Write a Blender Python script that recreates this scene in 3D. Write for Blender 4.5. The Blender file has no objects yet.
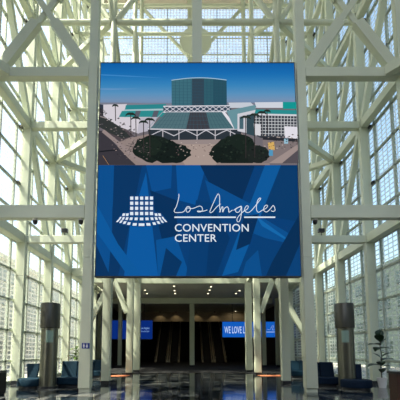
import bpy, bmesh, math, random
from mathutils import Vector, Matrix
random.seed(7)
C = bpy.context.scene.collection
S = bpy.context.scene

# ------------------------------------------------------------------ camera
F = 370.0; CX = 188.0; CY = 313.0; PITCH = math.atan(39/370.0); CAM = (-0.4, 0.0, 1.6)
cam = bpy.data.cameras.new('camera'); camo = bpy.data.objects.new('camera', cam); C.objects.link(camo)
cam.sensor_width = 36.0; cam.sensor_fit = 'HORIZONTAL'; cam.lens = F/400*36
cam.shift_x = (200-CX)/400; cam.shift_y = (CY-200)/400
cam.clip_end = 2000
camo.location = CAM; camo.rotation_euler = (math.pi/2+PITCH, 0, 0)
S.camera = camo

# ------------------------------------------------------------------ sky, sun, exposure
SUN_EL = math.radians(55); SUN_AZ = math.radians(-112)      # clockwise from +Y: sun stands beyond the left glass
w = bpy.data.worlds.new('world'); S.world = w; w.use_nodes = True
nt = w.node_tree; nt.nodes.clear()
sky = nt.nodes.new('ShaderNodeTexSky'); sky.sky_type = 'NISHITA'; sky.sun_disc = False
sky.sun_elevation = SUN_EL; sky.sun_rotation = SUN_AZ; sky.air_density = 1.3; sky.dust_density = 4.5; sky.ozone_density = 1.0
bg = nt.nodes.new('ShaderNodeBackground'); bg.inputs['Strength'].default_value = 0.54
wo = nt.nodes.new('ShaderNodeOutputWorld')
nt.links.new(sky.outputs[0], bg.inputs[0]); nt.links.new(bg.outputs[0], wo.inputs[0])
sl = bpy.data.lights.new('sun', 'SUN'); sl.energy = 17.0; sl.angle = math.radians(0.6); sl.color = (1.0, 0.93, 0.80)
so = bpy.data.objects.new('sun', sl); C.objects.link(so)
sd = Vector((math.sin(SUN_AZ)*math.cos(SUN_EL), math.cos(SUN_AZ)*math.cos(SUN_EL), math.sin(SUN_EL)))
so.rotation_euler = sd.to_track_quat('Z', 'Y').to_euler(); so.location = sd*60
S.view_settings.view_transform = 'Standard'; S.view_settings.look = 'None'
S.view_settings.gamma = 1.0; S.view_settings.use_curve_mapping = False
S.view_settings.exposure = -0.04

# ------------------------------------------------------------------ helpers
def ray(px, py):
    a = (px-CX)/F; b = (CY-py)/F; c, s = math.cos(PITCH), math.sin(PITCH)
    return Vector((a, c-b*s, s+b*c))
def at_y(px, py, Y):
    d = ray(px, py); return Vector(CAM)+d*(Y/d.y)
def at_z(px, py, Z):
    d = ray(px, py); return Vector(CAM)+d*((Z-CAM[2])/d.z)
def proj(p):
    d = Vector(p)-Vector(CAM); c, s = math.cos(PITCH), math.sin(PITCH)
    k = d.y*c+d.z*s
    if k < .2: return None
    return (CX+F*d.x/k, CY-F*(-d.y*s+d.z*c)/k)
def in_view(a, b, m=40):
    a, b = Vector(a), Vector(b)
    for i in range(25):
        q = proj(a.lerp(b, i/24))
        if q and -m < q[0] < 400+m and -m < q[1] < 400+m: return True
    return False

def lin(r, g, b):
    f = lambda v: (v/255/12.92) if v <= 10 else ((v/255+.055)/1.055)**2.4
    return (f(r), f(g), f(b), 1)

def mat(name, col, rough=.5, metal=0, noise=0, nscale=3, emit=None, es=1, spec=.5, bump=0):
    m = bpy.data.materials.new(name); m.use_nodes = True
    n = m.node_tree; p = n.nodes['Principled BSDF']
    p.inputs['Base Color'].default_value = (*col[:3], 1)
    p.inputs['Roughness'].default_value = rough; p.inputs['Metallic'].default_value = metal
    p.inputs['Specular IOR Level'].default_value = spec
    if emit:
        p.inputs['Emission Color'].default_value = (*emit[:3], 1); p.inputs['Emission Strength'].default_value = es
    if noise:
        tc = n.nodes.new('ShaderNodeTexCoord'); t = n.nodes.new('ShaderNodeTexNoise')
        t.inputs['Scale'].default_value = nscale; t.inputs['Detail'].default_value = 4
        r = n.nodes.new('ShaderNodeMix'); r.data_type = 'RGBA'
        r.inputs['A'].default_value = (*[c*(1-noise) for c in col[:3]], 1)
        r.inputs['B'].default_value = (*[min(1, c*(1+noise)) for c in col[:3]], 1)
        n.links.new(tc.outputs['Object'], t.inputs['Vector']); n.links.new(t.outputs[0], r.inputs['Factor'])
        n.links.new(r.outputs['Result'], p.inputs['Base Color'])
        if bump:
            b = n.nodes.new('ShaderNodeBump'); b.inputs['Strength'].default_value = bump
            n.links.new(t.outputs[0], b.inputs['Height']); n.links.new(b.outputs[0], p.inputs['Normal'])
    return m

class MB:
    def __init__(s): s.v = []; s.f = []; s.m = []
    def add(s, vs, fs, mi=0):
        o = len(s.v); s.v += [Vector(v) for v in vs]
        for f in fs: s.f.append([o+i for i in f]); s.m.append(mi)
    def box(s, a, b, mi=0):
        (x0, y0, z0), (x1, y1, z1) = a, b
        s.add([(x0,y0,z0),(x1,y0,z0),(x1,y1,z0),(x0,y1,z0),(x0,y0,z1),(x1,y0,z1),(x1,y1,z1),(x0,y1,z1)],
              [(0,3,2,1),(4,5,6,7),(0,1,5,4),(1,2,6,5),(2,3,7,6),(3,0,4,7)], mi); return s
    def taper(s, c, z0, z1, w0, d0, w1, d1, mi=0):
        x, y = c
        q = lambda w_, d_, z: [(x-w_/2,y-d_/2,z),(x+w_/2,y-d_/2,z),(x+w_/2,y+d_/2,z),(x-w_/2,y+d_/2,z)]
        s.add(q(w0,d0,z0)+q(w1,d1,z1), [(0,3,2,1),(4,5,6,7),(0,1,5,4),(1,2,6,5),(2,3,7,6),(3,0,4,7)], mi); return s
    def bar(s, p0, p1, w_, h_, up=(0,0,1), mi=0):
        p0, p1 = Vector(p0), Vector(p1); d = (p1-p0).normalized(); u = Vector(up)
        if abs(d.dot(u)) > .98: u = Vector((0,1,0))
        r = d.cross(u).normalized(); u = r.cross(d).normalized()
        q = lambda p: [p-r*w_/2-u*h_/2, p+r*w_/2-u*h_/2, p+r*w_/2+u*h_/2, p-r*w_/2+u*h_/2]
        s.add(q(p0)+q(p1), [(0,1,2,3),(7,6,5,4),(0,4,5,1),(1,5,6,2),(2,6,7,3),(3,7,4,0)], mi); return s
    def tube(s, p0, p1, r0, r1=None, n=12, mi=0):
        r1 = r0 if r1 is None else r1
        p0, p1 = Vector(p0), Vector(p1); d = (p1-p0).normalized()
        u = Vector((0,0,1)) if abs(d.z) < .9 else Vector((0,1,0))
        a = d.cross(u).normalized(); b = a.cross(d).normalized()
        vs = []
        for p, r in ((p0,r0),(p1,r1)):
            vs += [p+(a*math.cos(2*math.pi*i/n)+b*math.sin(2*math.pi*i/n))*r for i in range(n)]
        s.add(vs, [tuple(range(n)), tuple(range(2*n-1,n-1,-1))]+[(i,i+n,(i+1)%n+n,(i+1)%n) for i in range(n)], mi); return s
    def lathe(s, c, prof, n=32, mi=0):
        vs = []; fs = []
        for r, z in prof:
            vs += [(c[0]+r*math.cos(2*math.pi*i/n), c[1]+r*math.sin(2*math.pi*i/n), c[2]+z) for i in range(n)]
        for k in range(len(prof)-1):
            fs += [(k*n+i, k*n+(i+1)%n, (k+1)*n+(i+1)%n, (k+1)*n+i) for i in range(n)]
        fs.append(tuple(range(n-1,-1,-1))); fs.append(tuple((len(prof)-1)*n+i for i in range(n)))
        s.add(vs, fs, mi); return s
    def poly(s, pts, mi=0): s.add(pts, [tuple(range(len(pts)))], mi); return s
    def build(s, name, m, parent=None, smooth=False, bevel=0, origin=None):
        me = bpy.data.meshes.new(name)
        o = bpy.data.objects.new(name, me); C.objects.link(o)
        base = Vector(origin) if origin is not None else Vector((0,0,0))
        off = base
        if parent is not None:
            o.parent = parent; q = parent
            off = Vector((0,0,0))
            while q is not None: off = off+q.location; q = q.parent
        elif origin is not None: o.location = base
        me.from_pydata([v-off for v in s.v], [], s.f)
        for x in (m if isinstance(m, (list, tuple)) else [m]): me.materials.append(x)
        for p, mi in zip(me.polygons, s.m): p.material_index = mi; p.use_smooth = smooth
        bm = bmesh.new(); bm.from_mesh(me)
        if not isinstance(m, (list, tuple)): bmesh.ops.recalc_face_normals(bm, faces=bm.faces)
        bm.to_mesh(me); bm.free()
        if smooth:
            e = o.modifiers.new('edge', 'EDGE_SPLIT'); e.split_angle = math.radians(40)
        if bevel:
            b = o.modifiers.new('bevel', 'BEVEL'); b.width = bevel; b.segments = 2; b.limit_method = 'ANGLE'
        return o

def tag(o, label, cat, group=None, kind=None):
    o['label'] = label; o['category'] = cat
    if group: o['group'] = group
    if kind: o['kind'] = kind
    return o
def thing(name, loc, label, cat, group=None, kind=None):
    o = bpy.data.objects.new(name, None); o.empty_display_size = .2; C.objects.link(o); o.location = loc
    return tag(o, label, cat, group, kind)
def struct(o, label=None):
    o['kind'] = 'structure'
    if label: o['label'] = label
    return o
SIDE = {-1: 'toilet-sign side', 1: 'tall-plant side'}

# ------------------------------------------------------------------ materials
STEEL = mat('painted_steel', (.52,.56,.43), .5, noise=.04, nscale=1.5)
FOOT = mat('dark_plinth', (.02,.022,.025), .4)
ALU = mat('mullion_paint', (.30,.34,.28), .4)
CLIP = mat('dark_bracket', (.03,.03,.03), .5)
BLACK = mat('black_plastic', (.012,.012,.013), .35)
WHITEP = mat('white_paint', (.75,.75,.72), .5)
DARKWALL = mat('dark_lobby_wall', (.035,.032,.028), .7, noise=.2)
CEIL = mat('lobby_ceiling', (.62,.62,.52), .8)
TAN = mat('tan_bulkhead', (.28,.23,.15), .7, noise=.1)
TEAL = mat('teal_upholstery', (.004,.022,.040), .7, noise=.15, nscale=8, spec=.15)
NAVY = mat('navy_upholstery', (.003,.012,.030), .7, noise=.15, nscale=8, spec=.15)
CARPET = mat('dark_carpet', (.010,.010,.011), .95, noise=.3, nscale=20)
ORANGE = mat('orange_carpet', (.42,.13,.05), .95, noise=.3, nscale=14)
ROOFM = mat('roof_panel', (.35,.33,.25), .7)
LEAF = mat('dark_leaf', (.012,.035,.012), .4, noise=.3, nscale=6)
LEAF2 = mat('bright_leaf', (.13,.24,.04), .45, noise=.3, nscale=6)
BARK = mat('bark', (.06,.045,.03), .9)
BRONZE = mat('dark_bronze', (.052,.052,.040), .4, .5, noise=.15, nscale=2)
STAINLESS = mat('brushed_stainless', (.175,.18,.145), .3, .85, noise=.2, nscale=1.6)
PALETEAL = mat('pale_teal', (.20,.30,.25), .3)
WOOD = mat('dark_red_wood', (.055,.022,.014), .5, noise=.25, nscale=5)
BLUESIGN = mat('blue_sign', (.01,.035,.22), .4)

ENTR = mat('entrance_wall', (.26,.26,.22), .7)
def floor_mat():
    m = bpy.data.materials.new('polished_floor'); m.use_nodes = True; n = m.node_tree; p = n.nodes['Principled BSDF']
    g = n.nodes.new('ShaderNodeNewGeometry')
    b = n.nodes.new('ShaderNodeTexBrick'); b.offset = 0; b.inputs['Scale'].default_value = 1
    b.inputs['Brick Width'].default_value = .75; b.inputs['Row Height'].default_value = .75; b.inputs['Bias'].default_value = -.35; b.inputs['Mortar Size'].default_value = .006
    b.inputs['Color1'].default_value = (.018,.026,.034,1); b.inputs['Color2'].default_value = (.34,.35,.32,1); b.inputs['Mortar'].default_value = (.01,.01,.01,1)
    t = n.nodes.new('ShaderNodeTexNoise'); t.inputs['Scale'].default_value = 60
    mx = n.nodes.new('ShaderNodeMix'); mx.data_type = 'RGBA'; mx.blend_type = 'MULTIPLY'; mx.inputs['Factor'].default_value = .5
    n.links.new(g.outputs['Position'], b.inputs['Vector']); n.links.new(g.outputs['Position'], t.inputs['Vector'])
    n.links.new(b.outputs['Color'], mx.inputs['A']); n.links.new(t.outputs[0], mx.inputs['B']); n.links.new(mx.outputs['Result'], p.inputs['Base Color'])
    t2 = n.nodes.new('ShaderNodeTexNoise'); t2.inputs['Scale'].default_value = 1.1
    bp = n.nodes.new('ShaderNodeBump'); bp.inputs['Strength'].default_value = .02; bp.inputs['Distance'].default_value = .3
    n.links.new(g.outputs['Position'], t2.inputs['Vector']); n.links.new(t2.outputs[0], bp.inputs['Height']); n.links.new(bp.outputs[0], p.inputs['Normal'])
    p.inputs['Roughness'].default_value = .07; p.inputs['Specular IOR Level'].default_value = .6
    return m
FLOOR = floor_mat()

def glass_mat(name, axis, pitch, duty, zpitch, zduty, tint, frit):
    """fritted glass: a white printed grid on clear panes"""
    m = bpy.data.materials.new(name); m.use_nodes = True; n = m.node_tree; n.nodes.clear()
    out = n.nodes.new('ShaderNodeOutputMaterial'); g = n.nodes.new('ShaderNodeNewGeometry')
    sp = n.nodes.new('ShaderNodeSeparateXYZ'); n.links.new(g.outputs['Position'], sp.inputs[0])
    def line(sock, pitch, duty):
        a = n.nodes.new('ShaderNodeMath'); a.operation = 'DIVIDE'; a.inputs[1].default_value = pitch; n.links.new(sock, a.inputs[0])
        f = n.nodes.new('ShaderNodeMath'); f.operation = 'FRACT'; n.links.new(a.outputs[0], f.inputs[0])
        l = n.nodes.new('ShaderNodeMath'); l.operation = 'LESS_THAN'; l.inputs[1].default_value = duty; n.links.new(f.outputs[0], l.inputs[0])
        return l.outputs[0]
    mx = n.nodes.new('ShaderNodeMath'); mx.operation = 'MAXIMUM'
    n.links.new(line(sp.outputs[axis], pitch, duty), mx.inputs[0]); n.links.new(line(sp.outputs['Z'], zpitch, zduty), mx.inputs[1])
    fr = n.nodes.new('ShaderNodeMath'); fr.operation = 'MULTIPLY'; fr.inputs[1].default_value = frit; n.links.new(mx.outputs[0], fr.inputs[0])
    tr = n.nodes.new('ShaderNodeBsdfTransparent'); tr.inputs[0].default_value = (*tint, 1)
    gl = n.nodes.new('ShaderNodeBsdfGlossy'); gl.inputs['Roughness'].default_value = .03; gl.inputs[0].default_value = (.9,.95,.95,1)
    lw = n.nodes.new('ShaderNodeLayerWeight'); lw.inputs[0].default_value = .5
    pw = n.nodes.new('ShaderNodeMath'); pw.operation = 'POWER'; pw.inputs[1].default_value = 4; n.links.new(lw.outputs['Facing'], pw.inputs[0])
    fz = n.nodes.new('ShaderNodeMath'); fz.operation = 'MULTIPLY_ADD'; fz.inputs[1].default_value = .35; fz.inputs[2].default_value = .03; n.links.new(pw.outputs[0], fz.inputs[0])
    m1 = n.nodes.new('ShaderNodeMixShader'); n.links.new(fz.outputs[0], m1.inputs[0]); n.links.new(tr.outputs[0], m1.inputs[1]); n.links.new(gl.outputs[0], m1.inputs[2])
    tl = n.nodes.new('ShaderNodeBsdfTranslucent'); tl.inputs[0].default_value = (*[c*(.30 if name == 'fritted_left_glass' else .42) for c in (1,1.05,.92)], 1)  # translucency lowered on the left to hold down its sunlit glare
    df = n.nodes.new('ShaderNodeBsdfDiffuse'); df.inputs[0].default_value = (.8,.84,.75,1)
    m2 = n.nodes.new('ShaderNodeMixShader'); m2.inputs[0].default_value = .35; n.links.new(tl.outputs[0], m2.inputs[1]); n.links.new(df.outputs[0], m2.inputs[2])
    m3 = n.nodes.new('ShaderNodeMixShader'); n.links.new(fr.outputs[0], m3.inputs[0]); n.links.new(m1.outputs[0], m3.inputs[1]); n.links.new(m2.outputs[0], m3.inputs[2])
    n.links.new(m3.outputs[0], out.inputs[0])
    return m
GLASS_SIDE = glass_mat('fritted_side_glass', 'Y', .42, .28, .235, .34, (.74,.80,.75), .68)  # same glass; darker tint puts the dimmer side into the colour
GLASS_LEFT = glass_mat('fritted_left_glass', 'Y', .42, .28, .235, .34, (.93,.97,.92), .5)  # same glass; paler tint and weaker frit put the brighter side in
GLASS_BACK = glass_mat('fritted_back_glass', 'X', .33, .30, .33, .30, (.92,.90,.84), .7)

# ------------------------------------------------------------------ the setting
U = 3.75
ROWS = [15, 18.75, 22.5, 26.25, 30, 33.75]
LV = [7.47, 13.80, 20.0, 26.3, 32.6]
ORD = {15: 'first', 18.75: 'second', 22.5: 'third', 26.25: 'fourth', 30: 'fifth', 33.75: 'sixth', 41.25: 'last'}
XG = 9.42                    # glass plane
struct(MB().box((-XG,-6,-.3),(XG,28.5,0)).build('floor', FLOOR), 'dark polished floor mirroring the screen and columns')
struct(MB().box((-XG-1.5,28.5,-.3),(XG+1.5,72,0)).build('floor_carpet', CARPET), 'dark carpeted lobby floor')
GROUND = mat('outside_ground', (.30,.29,.26), .9, noise=.2, nscale=.3)
struct(MB().box((-300,-120,-.6),(300,300,-.31)).build('ground', GROUND), 'pale paving outside the glass')

ZT = 38.4
for sgn, nm in ((-1,'left'),(1,'right')):
    x = sgn*XG
    mb = MB()
    offs = [.42, 2.05, 3.40]
    ylines = [R-o for R in ROWS[1:] for o in offs]
    for y in ylines: mb.box((x-.06,y-.05,0),(x+.06,y+.05,ZT))
    zs = [1.15+1.55*k for k in range(25)]
    for z in zs: mb.box((x-.06,14.6,z-.05),(x+.06,35.9,z+.05))
    mb.box((x-.09,14.6,0),(x+.09,35.9,.16)); mb.box((x-.09,14.6,ZT-.1),(x+.09,35.9,ZT+.3))
    struct(mb.build('wall_'+nm, ALU), 'tall glazing grid of the '+('toilet-sign' if sgn < 0 else 'tall-plant')+' side')
k = 1
for sgn in (-1, 1):
    for Y0, Y1 in zip([14.6]+ROWS[1:], ROWS[1:]+[35.9]):
        o = MB().poly([(sgn*XG,Y0,0),(sgn*XG,Y1,0),(sgn*XG,Y1,ZT),(sgn*XG,Y0,ZT)]).build('window_%d' % k, GLASS_LEFT if sgn < 0 else GLASS_SIDE)
        struct(o, 'fritted glass of a tall side bay'); k += 1
YB = 36.0
mb = MB()
for x in (-8.0,-5.3,-2.6,0.05,2.7,5.4,8.0): mb.box((x-.04,YB-.05,8.2),(x+.04,YB+.05,ZT))
for z in [38.2,36.45,34.69,32.85,31.1,29.35,27.6,25.85,24.1,22.35,20.6,18.85,17.1,15.35,13.6,11.85,10.1]: mb.box((-XG,YB-.045,z-.04),(XG,YB+.045,z+.04))
struct(mb.build('wall_back', ALU), 'far glazing grid above the lobby')
struct(MB().poly([(-XG,YB,8.2),(XG,YB,8.2),(XG,YB,ZT),(-XG,YB,ZT)]).build('window_%d' % k, GLASS_BACK), 'fritted glass of the far upper wall')
for s_, n_ in ((-1,'left'),(1,'right')):
    xa, xb = min(s_*(XG-.1),s_*(XG+.2)), max(s_*(XG-.1),s_*(XG+.2))
    mb = MB().box((xa,-6.3,0),(xb,9.0,ZT+.3)); mb.box((xa,12.8,0),(xb,14.55,ZT+.3)); mb.box((xa,9.0,11.5),(xb,12.8,ZT+.3))  # unseen walls, added to keep sun off the front frame
    for z in (2.7,4.25,5.8,7.35,8.9,10.45): mb.box((xa+.1,9.0,z-.09),(xb-.1,12.8,z+.09))  # opening and bars shaped to throw sun patches on the floor
    for y in (10.3,11.6): mb.box((xa+.1,y-.10,0),(xb-.1,y+.10,11.5))
    struct(mb.build('wall_%s_entrance' % n_, ENTR), 'unseen solid side wall added for shade, its tall opening for sun')
# roof high above, with a dark soffit over the far glass
struct(MB().box((-XG,-6.3,ZT+.3),(XG,36.6,ZT+.7)).build('ceiling', ROOFM), 'high tan roof soffit')
# lobby under the upper floor
mb = MB().box((-8.7,30.5,7.62),(8.7,36.1,8.2)); mb.box((-XG-1.5,36.1,7.62),(XG+1.5,72,8.2))
struct(mb.build('ceiling_lobby', CEIL), 'low lobby ceiling with downlights')
struct(MB().box((-XG,-6.3,0),(XG,-6,13)).build('wall_front_unseen', ENTR), 'unseen entrance wall, height shaped to dim the front light')  # unseen wall behind the camera, put in to darken the lower front
struct(MB().box((-XG-1.7,36.0,0),(-XG-1.5,72,7.62)).build('wall_lobby_left', DARKWALL))
struct(MB().box((XG+1.5,36.0,0),(XG+1.7,72,7.62)).build('wall_lobby_right', DARKWALL))
struct(MB().box((-XG-1.7,35.9,0),(-XG,36.0,7.62)).build('trim_1', DARKWALL))
struct(MB().box((XG,35.9,0),(XG+1.7,36.0,7.62)).build('trim_2', DARKWALL))
struct(MB().box((-XG-1.7,72,0),(XG+1.7,72.2,8.2)).build('wall_lobby_back', DARKWALL))
struct(MB().box((-XG-1.5,56.0,6.2),(XG+1.5,56.2,7.62)).build('wall_bulkhead', TAN), 'tan bulkhead washed by downlights above the escalators')

# buildings outside, seen through the frit
def outside(name, x0, x1, y0, y1, h, wallc, bandc, label, n):
    r = thing(name, ((x0+x1)/2,(y0+y1)/2,-.31), label, 'building')
    MB().box((x0,y0,-.31),(x1,y1,h)).build('wall', mat(name+'_render', wallc, .8, noise=.12, nscale=.4), r)
    gm = mat(name+'_glass', bandc, .25)
    xi = x1 if abs(x1) < abs(x0) else x0; s = 1 if xi < 0 else -1
    for i in range(n):
        z = 1.6+i*(h-1.5)/n
        for j in range(6):
            ya = y0+(y1-y0)*(j+.08)/6; yb = y0+(y1-y0)*(j+.92)/6
            MB().box((min(xi,xi+s*.08),ya,z),(max(xi,xi+s*.08),yb,z+1.5)).build('window_band', gm, r)
    MB().box((x0-.2,y0-.2,h),(x1+.2,y1+.2,h+.5)).build('parapet', mat(name+'_cap', [c*1.1 for c in wallc], .8), r)
outside('building', -38, -24, 4, 82, 13.5, (.62,.58,.46), (.34,.33,.27), 'sandy banded building outside the glass of the toilet-sign side', 4)
outside('building', 26, 38, 12, 82, 13.0, (.05,.072,.064), (.02,.034,.034), 'grey teal building outside the glass of the tall-plant side', 4)

# ------------------------------------------------------------------ steel frame
def column(X, Y, w_, d_, ztop, upper=None, w0=None, fm=None, name='steel_column', label='', clips=False, foot=.16, zsplit=13.8):
    r = thing(name, (X,Y,0), label, 'column', kind='thing')
    zt = zsplit if upper else ztop
    wb = w0 or w_
    mb = MB()
    z1 = min(5.5, zt)
    mb.taper((X,Y), foot, z1, wb, d_*wb/w_, w_, d_)
    o = mb.build('lower_shaft' if (zt > z1) else 'shaft', STEEL, r, bevel=.018)
    if zt > z1: MB().taper((X,Y), z1, zt, w_, d_, w_, d_).build('shaft', STEEL, r, bevel=.018)
    MB().taper((X,Y), 0, foot, wb*.92, d_*.92, wb*.92, d_*.92).build('foot', fm or FOOT, r)
    if upper: MB().tube((X,Y,zt),(X,Y,ztop),upper).build('upper_tube', STEEL, r, smooth=True)
    if clips:
        s = 1 if X > 0 else -1
        for i in range(10):
            z = 7.35+3.1*i
            p = (X+s*.22, Y-.30, z)
            if not in_view(p, p, 10): continue
            MB().box((min(X+s*.20,X+s*.30),Y-.38,z-.06),(max(X+s*.20,X+s*.30),Y-.13,z+.06)).build('bracket', CLIP, r)
    return r

IN = 4.55; SC = 9.05
for s in (-1, 1):
    column(s*IN, 15.15, .38, .36, 22, w0=.47, fm=STEEL, label='grey-green front column beside the big screen on the '+SIDE[s])
    column(s*IN, 18.95, .42, .40, 38.3, upper=.17, label='column standing just behind the front screen column on the '+SIDE[s])
    column(s*IN, 26.45, .46, .40, 38.3, upper=.18, label='slim lobby-front column, nearer of the close-set pair, '+SIDE[s])
    column(s*IN, 30.2, .52, .45, 38.3, upper=.19, label='slim lobby-front column, deeper of the close-set pair, '+SIDE[s])
    for Y in ROWS:
        if not in_view((s*SC,Y,0),(s*SC,Y,38)): continue
        column(s*SC, Y+.12, .44, .30, 38.3, label=ORD[Y]+' column from the entrance along the glass wall, '+SIDE[s], clips=True)
column(0.05, 41.4, .55, .45, 7.6, label='lone middle column in front of the dark escalators')
column(-.15, 33.9, .62, .45, 38.3, label='wide middle column before the far upper glass')
# the wide middle column stands on the upper floor
o = [x for x in C.objects if x.get('label') == 'wide middle column before the far upper glass'][0]
for ch in list(o.children): bpy.data.objects.remove(ch, do_unlink=True)
o.location = (-.15, 33.9, 8.2)
MB().taper((-.15,33.9), 8.2, 38.6, .62, .45, .62, .45).build('shaft', STEEL, o)
MB().box((-.55,33.6,8.2),(.25,34.2,8.45)).build('foot', STEEL, o)
# hanging middle post above the screen, first frame
r = thing('steel_post', (0,15.15,14.0), 'grey-blue post rising from the middle of the big screen top', 'post', kind='thing')
MB().taper((0,15.15), 14.0, 22, .44, .36, .44, .36).build('shaft', STEEL, r, bevel=.015)
MB().taper((0,15.15), 13.86, 14.0, .62, .44, .62, .44).build('foot', STEEL, r)
# slim posts deep in the lobby
for px, lab in ((119.5,'dim lobby post behind the blue screen nearer the toilet sign'),(264.5,'dim lobby post in front of the lettered blue screen'),(278,'dim lobby post at the end of the lettered blue screen'),(98.5,'dim lobby post beside the outer end of the unlettered blue screen')):
    p = at_y(px, 366, 41.25)
    column(p.x, 41.25, .42, .35, 7.62, label=lab)

def beam(a, b, w_, h_, label, name='steel_beam', cat='beam', rnd=None, bev=.015, group=None):
    if not in_view(a, b): return None
    a, b = Vector(a), Vector(b)
    mb = MB()
    if rnd: mb.tube(a, b, rnd)
    else: mb.bar(a, b, w_, h_)
    o = mb.build(name, STEEL, None, smooth=bool(rnd), bevel=0 if rnd else bev, origin=(a+b)/2)
    return tag(o, label, cat, group, 'thing')
LN = ['lowest', 'second', 'third', 'fourth', 'fifth']
FR = {15.15: ('first', .36, .44), 18.95: ('second', .34, .38), 26.45: ('third', .32, .36), 30.2: ('fourth', .32, .36)}
for Y, (nm, d_, h_) in FR.items():
    for i, z in enumerate(LV):
        for s in (-1, 1):
            if i == 0 and nm in ('first',):
                beam((s*(IN+.20),Y,z),(s*(SC-.22),Y,z), d_, .56, 'broad cross beam of the front frame at screen-bottom height, '+SIDE[s]); continue
            rr = .16 if (i >= 2 and nm != 'first') else None
            lab = '%s cross beam up, between inner column and glass wall, %s frame, %s' % (LN[i], nm, SIDE[s])
            beam((s*(IN+.20),Y,z),(s*(SC-.22),Y,z), d_, h_, lab, rnd=rr)
    if nm != 'first':
        for i, z in enumerate(LV):
            if i < 2: continue
            rr = .17 if nm == 'second' else .14
            beam((-IN+.2,Y,z),(IN-.2,Y,z), 0, 0, '%s level round beam spanning above the screen, %s frame' % (LN[i], nm), rnd=rr)
    # side-bay cross braces
    for i in range(1, 4):
        for s in (-1, 1):
            za, zb = LV[i]+.1, LV[i+1]-.1
            if nm == 'first' and i > 1: continue
            ww = .40 if nm == 'first' else .26
            xa, xb = s*(IN+.22), s*(SC-.25)
            if nm == 'first':
                # heavy flat ends and a slimmer crossing middle
                r = thing('cross_brace', ((xa+xb)/2,Y,za), 'heavy front cross brace with flat wide arms above the upper cross beam, '+SIDE[s], 'brace', kind='thing')
                for k_, (p, q) in enumerate((((xa,Y,za),(xb,Y,zb)),((xb,Y,za),(xa,Y,zb)))):
                    p, q = Vector(p), Vector(q); off = Vector((0,-.07+.14*k_,0))
                    MB().bar(p, p.lerp(q,.40), .34, .46).build('arm', STEEL, r, bevel=.02)
                    MB().bar(p.lerp(q,.40)+off, p.lerp(q,.60)+off, .12, .26).build('middle_bar', STEEL, r)
                    MB().bar(p.lerp(q,.60), q, .34, .46).build('arm', STEEL, r, bevel=.02)
            elif nm != 'fourth' and not (i == 1 and nm == 'second'):
                beam((xa,Y-.05,za),(xb,Y-.05,zb), .2, ww, 'side-bay diagonal rising outward, level %s, %s frame, %s' % (LN[i], nm, SIDE[s]), 'steel_brace', 'brace', rnd=.13)
                if nm == 'second' and i > 1:
                    beam((xb,Y+.15,za),(xa,Y+.15,zb), .2, ww, 'side-bay diagonal rising inward, level %s, %s frame, %s' % (LN[i], nm, SIDE[s]), 'steel_brace', 'brace', rnd=.13)
# glass wall frames: beams along the wall and one diagonal in each bay
for s in (-1, 1):
    for Ya, Yb in zip(ROWS, ROWS[1:]+[35.75]):
        bay = 'entrance-end' if Ya < 15 else ORD[Ya]
        for i, z in enumerate(LV):
            beam((s*SC,Ya+.3,z),(s*SC,Yb-.05,z), .36, .46 if i < 2 else .34, 'beam along the glass wall, %s bay, %s level, %s' % (bay, LN[i], SIDE[s]))
            if i < 4 and Ya >= 15 and i > 0 or (i == 0 and Ya >= 18):
                beam((s*(SC-.05),Ya+.35,LV[i+1]-.2),(s*(SC-.05),Yb-.1,z+.25), .28, .30, 'diagonal against the glass wall, %s bay, above %s level, %s' % (bay, LN[i], SIDE[s]), 'steel_brace', 'brace')
    # angled beam turning out towards the entrance
    beam((s*(SC-.75),15.0,13.8),(s*(SC+.02),13.9,13.8), .36, .44, 'angled beam leaving the front upper joint towards the entrance, '+SIDE[s])
    for i in (1, 2, 3):
        z = LV[i]
        for (ya, yb, t) in ((22.5,18.95,'forward'),(22.5,26.45,'backward')):
            beam((s*(SC-.25),ya,z),(s*(IN+.2),yb,z), .28, .34, 'level plan brace running %s from the glass wall, %s level, %s' % (t, LN[i], SIDE[s]), 'steel_brace', 'brace')
    beam((s*IN,19.05,19.9),(s*IN,26.3,14.0), 0, 0, 'long sloping tube behind the screen from second to third frame, '+SIDE[s], 'steel_brace', 'brace', rnd=.14)
    beam((s*IN*.97,18.95,20.1),(s*.25,18.95,26.2), 0, 0, 'round diagonal above the screen rising to the middle, second frame, '+SIDE[s], 'steel_brace', 'brace', rnd=.16)
    beam((s*(IN+.1),18.95,20.0),(s*(IN+.1),15.3,26.0), 0, 0, 'round tube leaning forward and up beside the screen top, '+SIDE[s], 'steel_brace', 'brace', rnd=.14)
    beam((s*(IN-.1),30.2,32.3),(s*.35,30.2,27.6), 0, 0, 'slanted tube meeting the round gusset at the middle, '+SIDE[s], 'steel_brace', 'brace', rnd=.15)
    beam((s*(IN-.1),26.45,26.2),(s*(IN-.1),30.0,20.2), 0, 0, 'sloping tube between third and fourth frames, '+SIDE[s], 'steel_brace', 'brace', rnd=.14)
    # inverted V brace under the lobby-front beam
    r = thing('v_brace', (s*5.8,26.45,1.6), 'inverted V brace beside the close-set columns under the screen, '+SIDE[s], 'brace', kind='thing')
    MB().bar((s*5.85,26.45,7.1),(s*4.80,26.45,4.4), .28, .36).build('inner_leg', STEEL, r, bevel=.015)
    MB().bar((s*5.75,26.45,7.1),(s*7.95,26.45,2.75), .28, .36).build('outer_leg', STEEL, r, bevel=.015)
    MB().taper((s*7.95,26.45), 0, 2.95, .26, .26, .26, .26).build('post', STEEL, r)
    beam((s*IN,19.2,7.47),(s*IN,29.9,7.47), .34, .36, 'low beam running back from the second column to the lobby front, '+SIDE[s])
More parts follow.
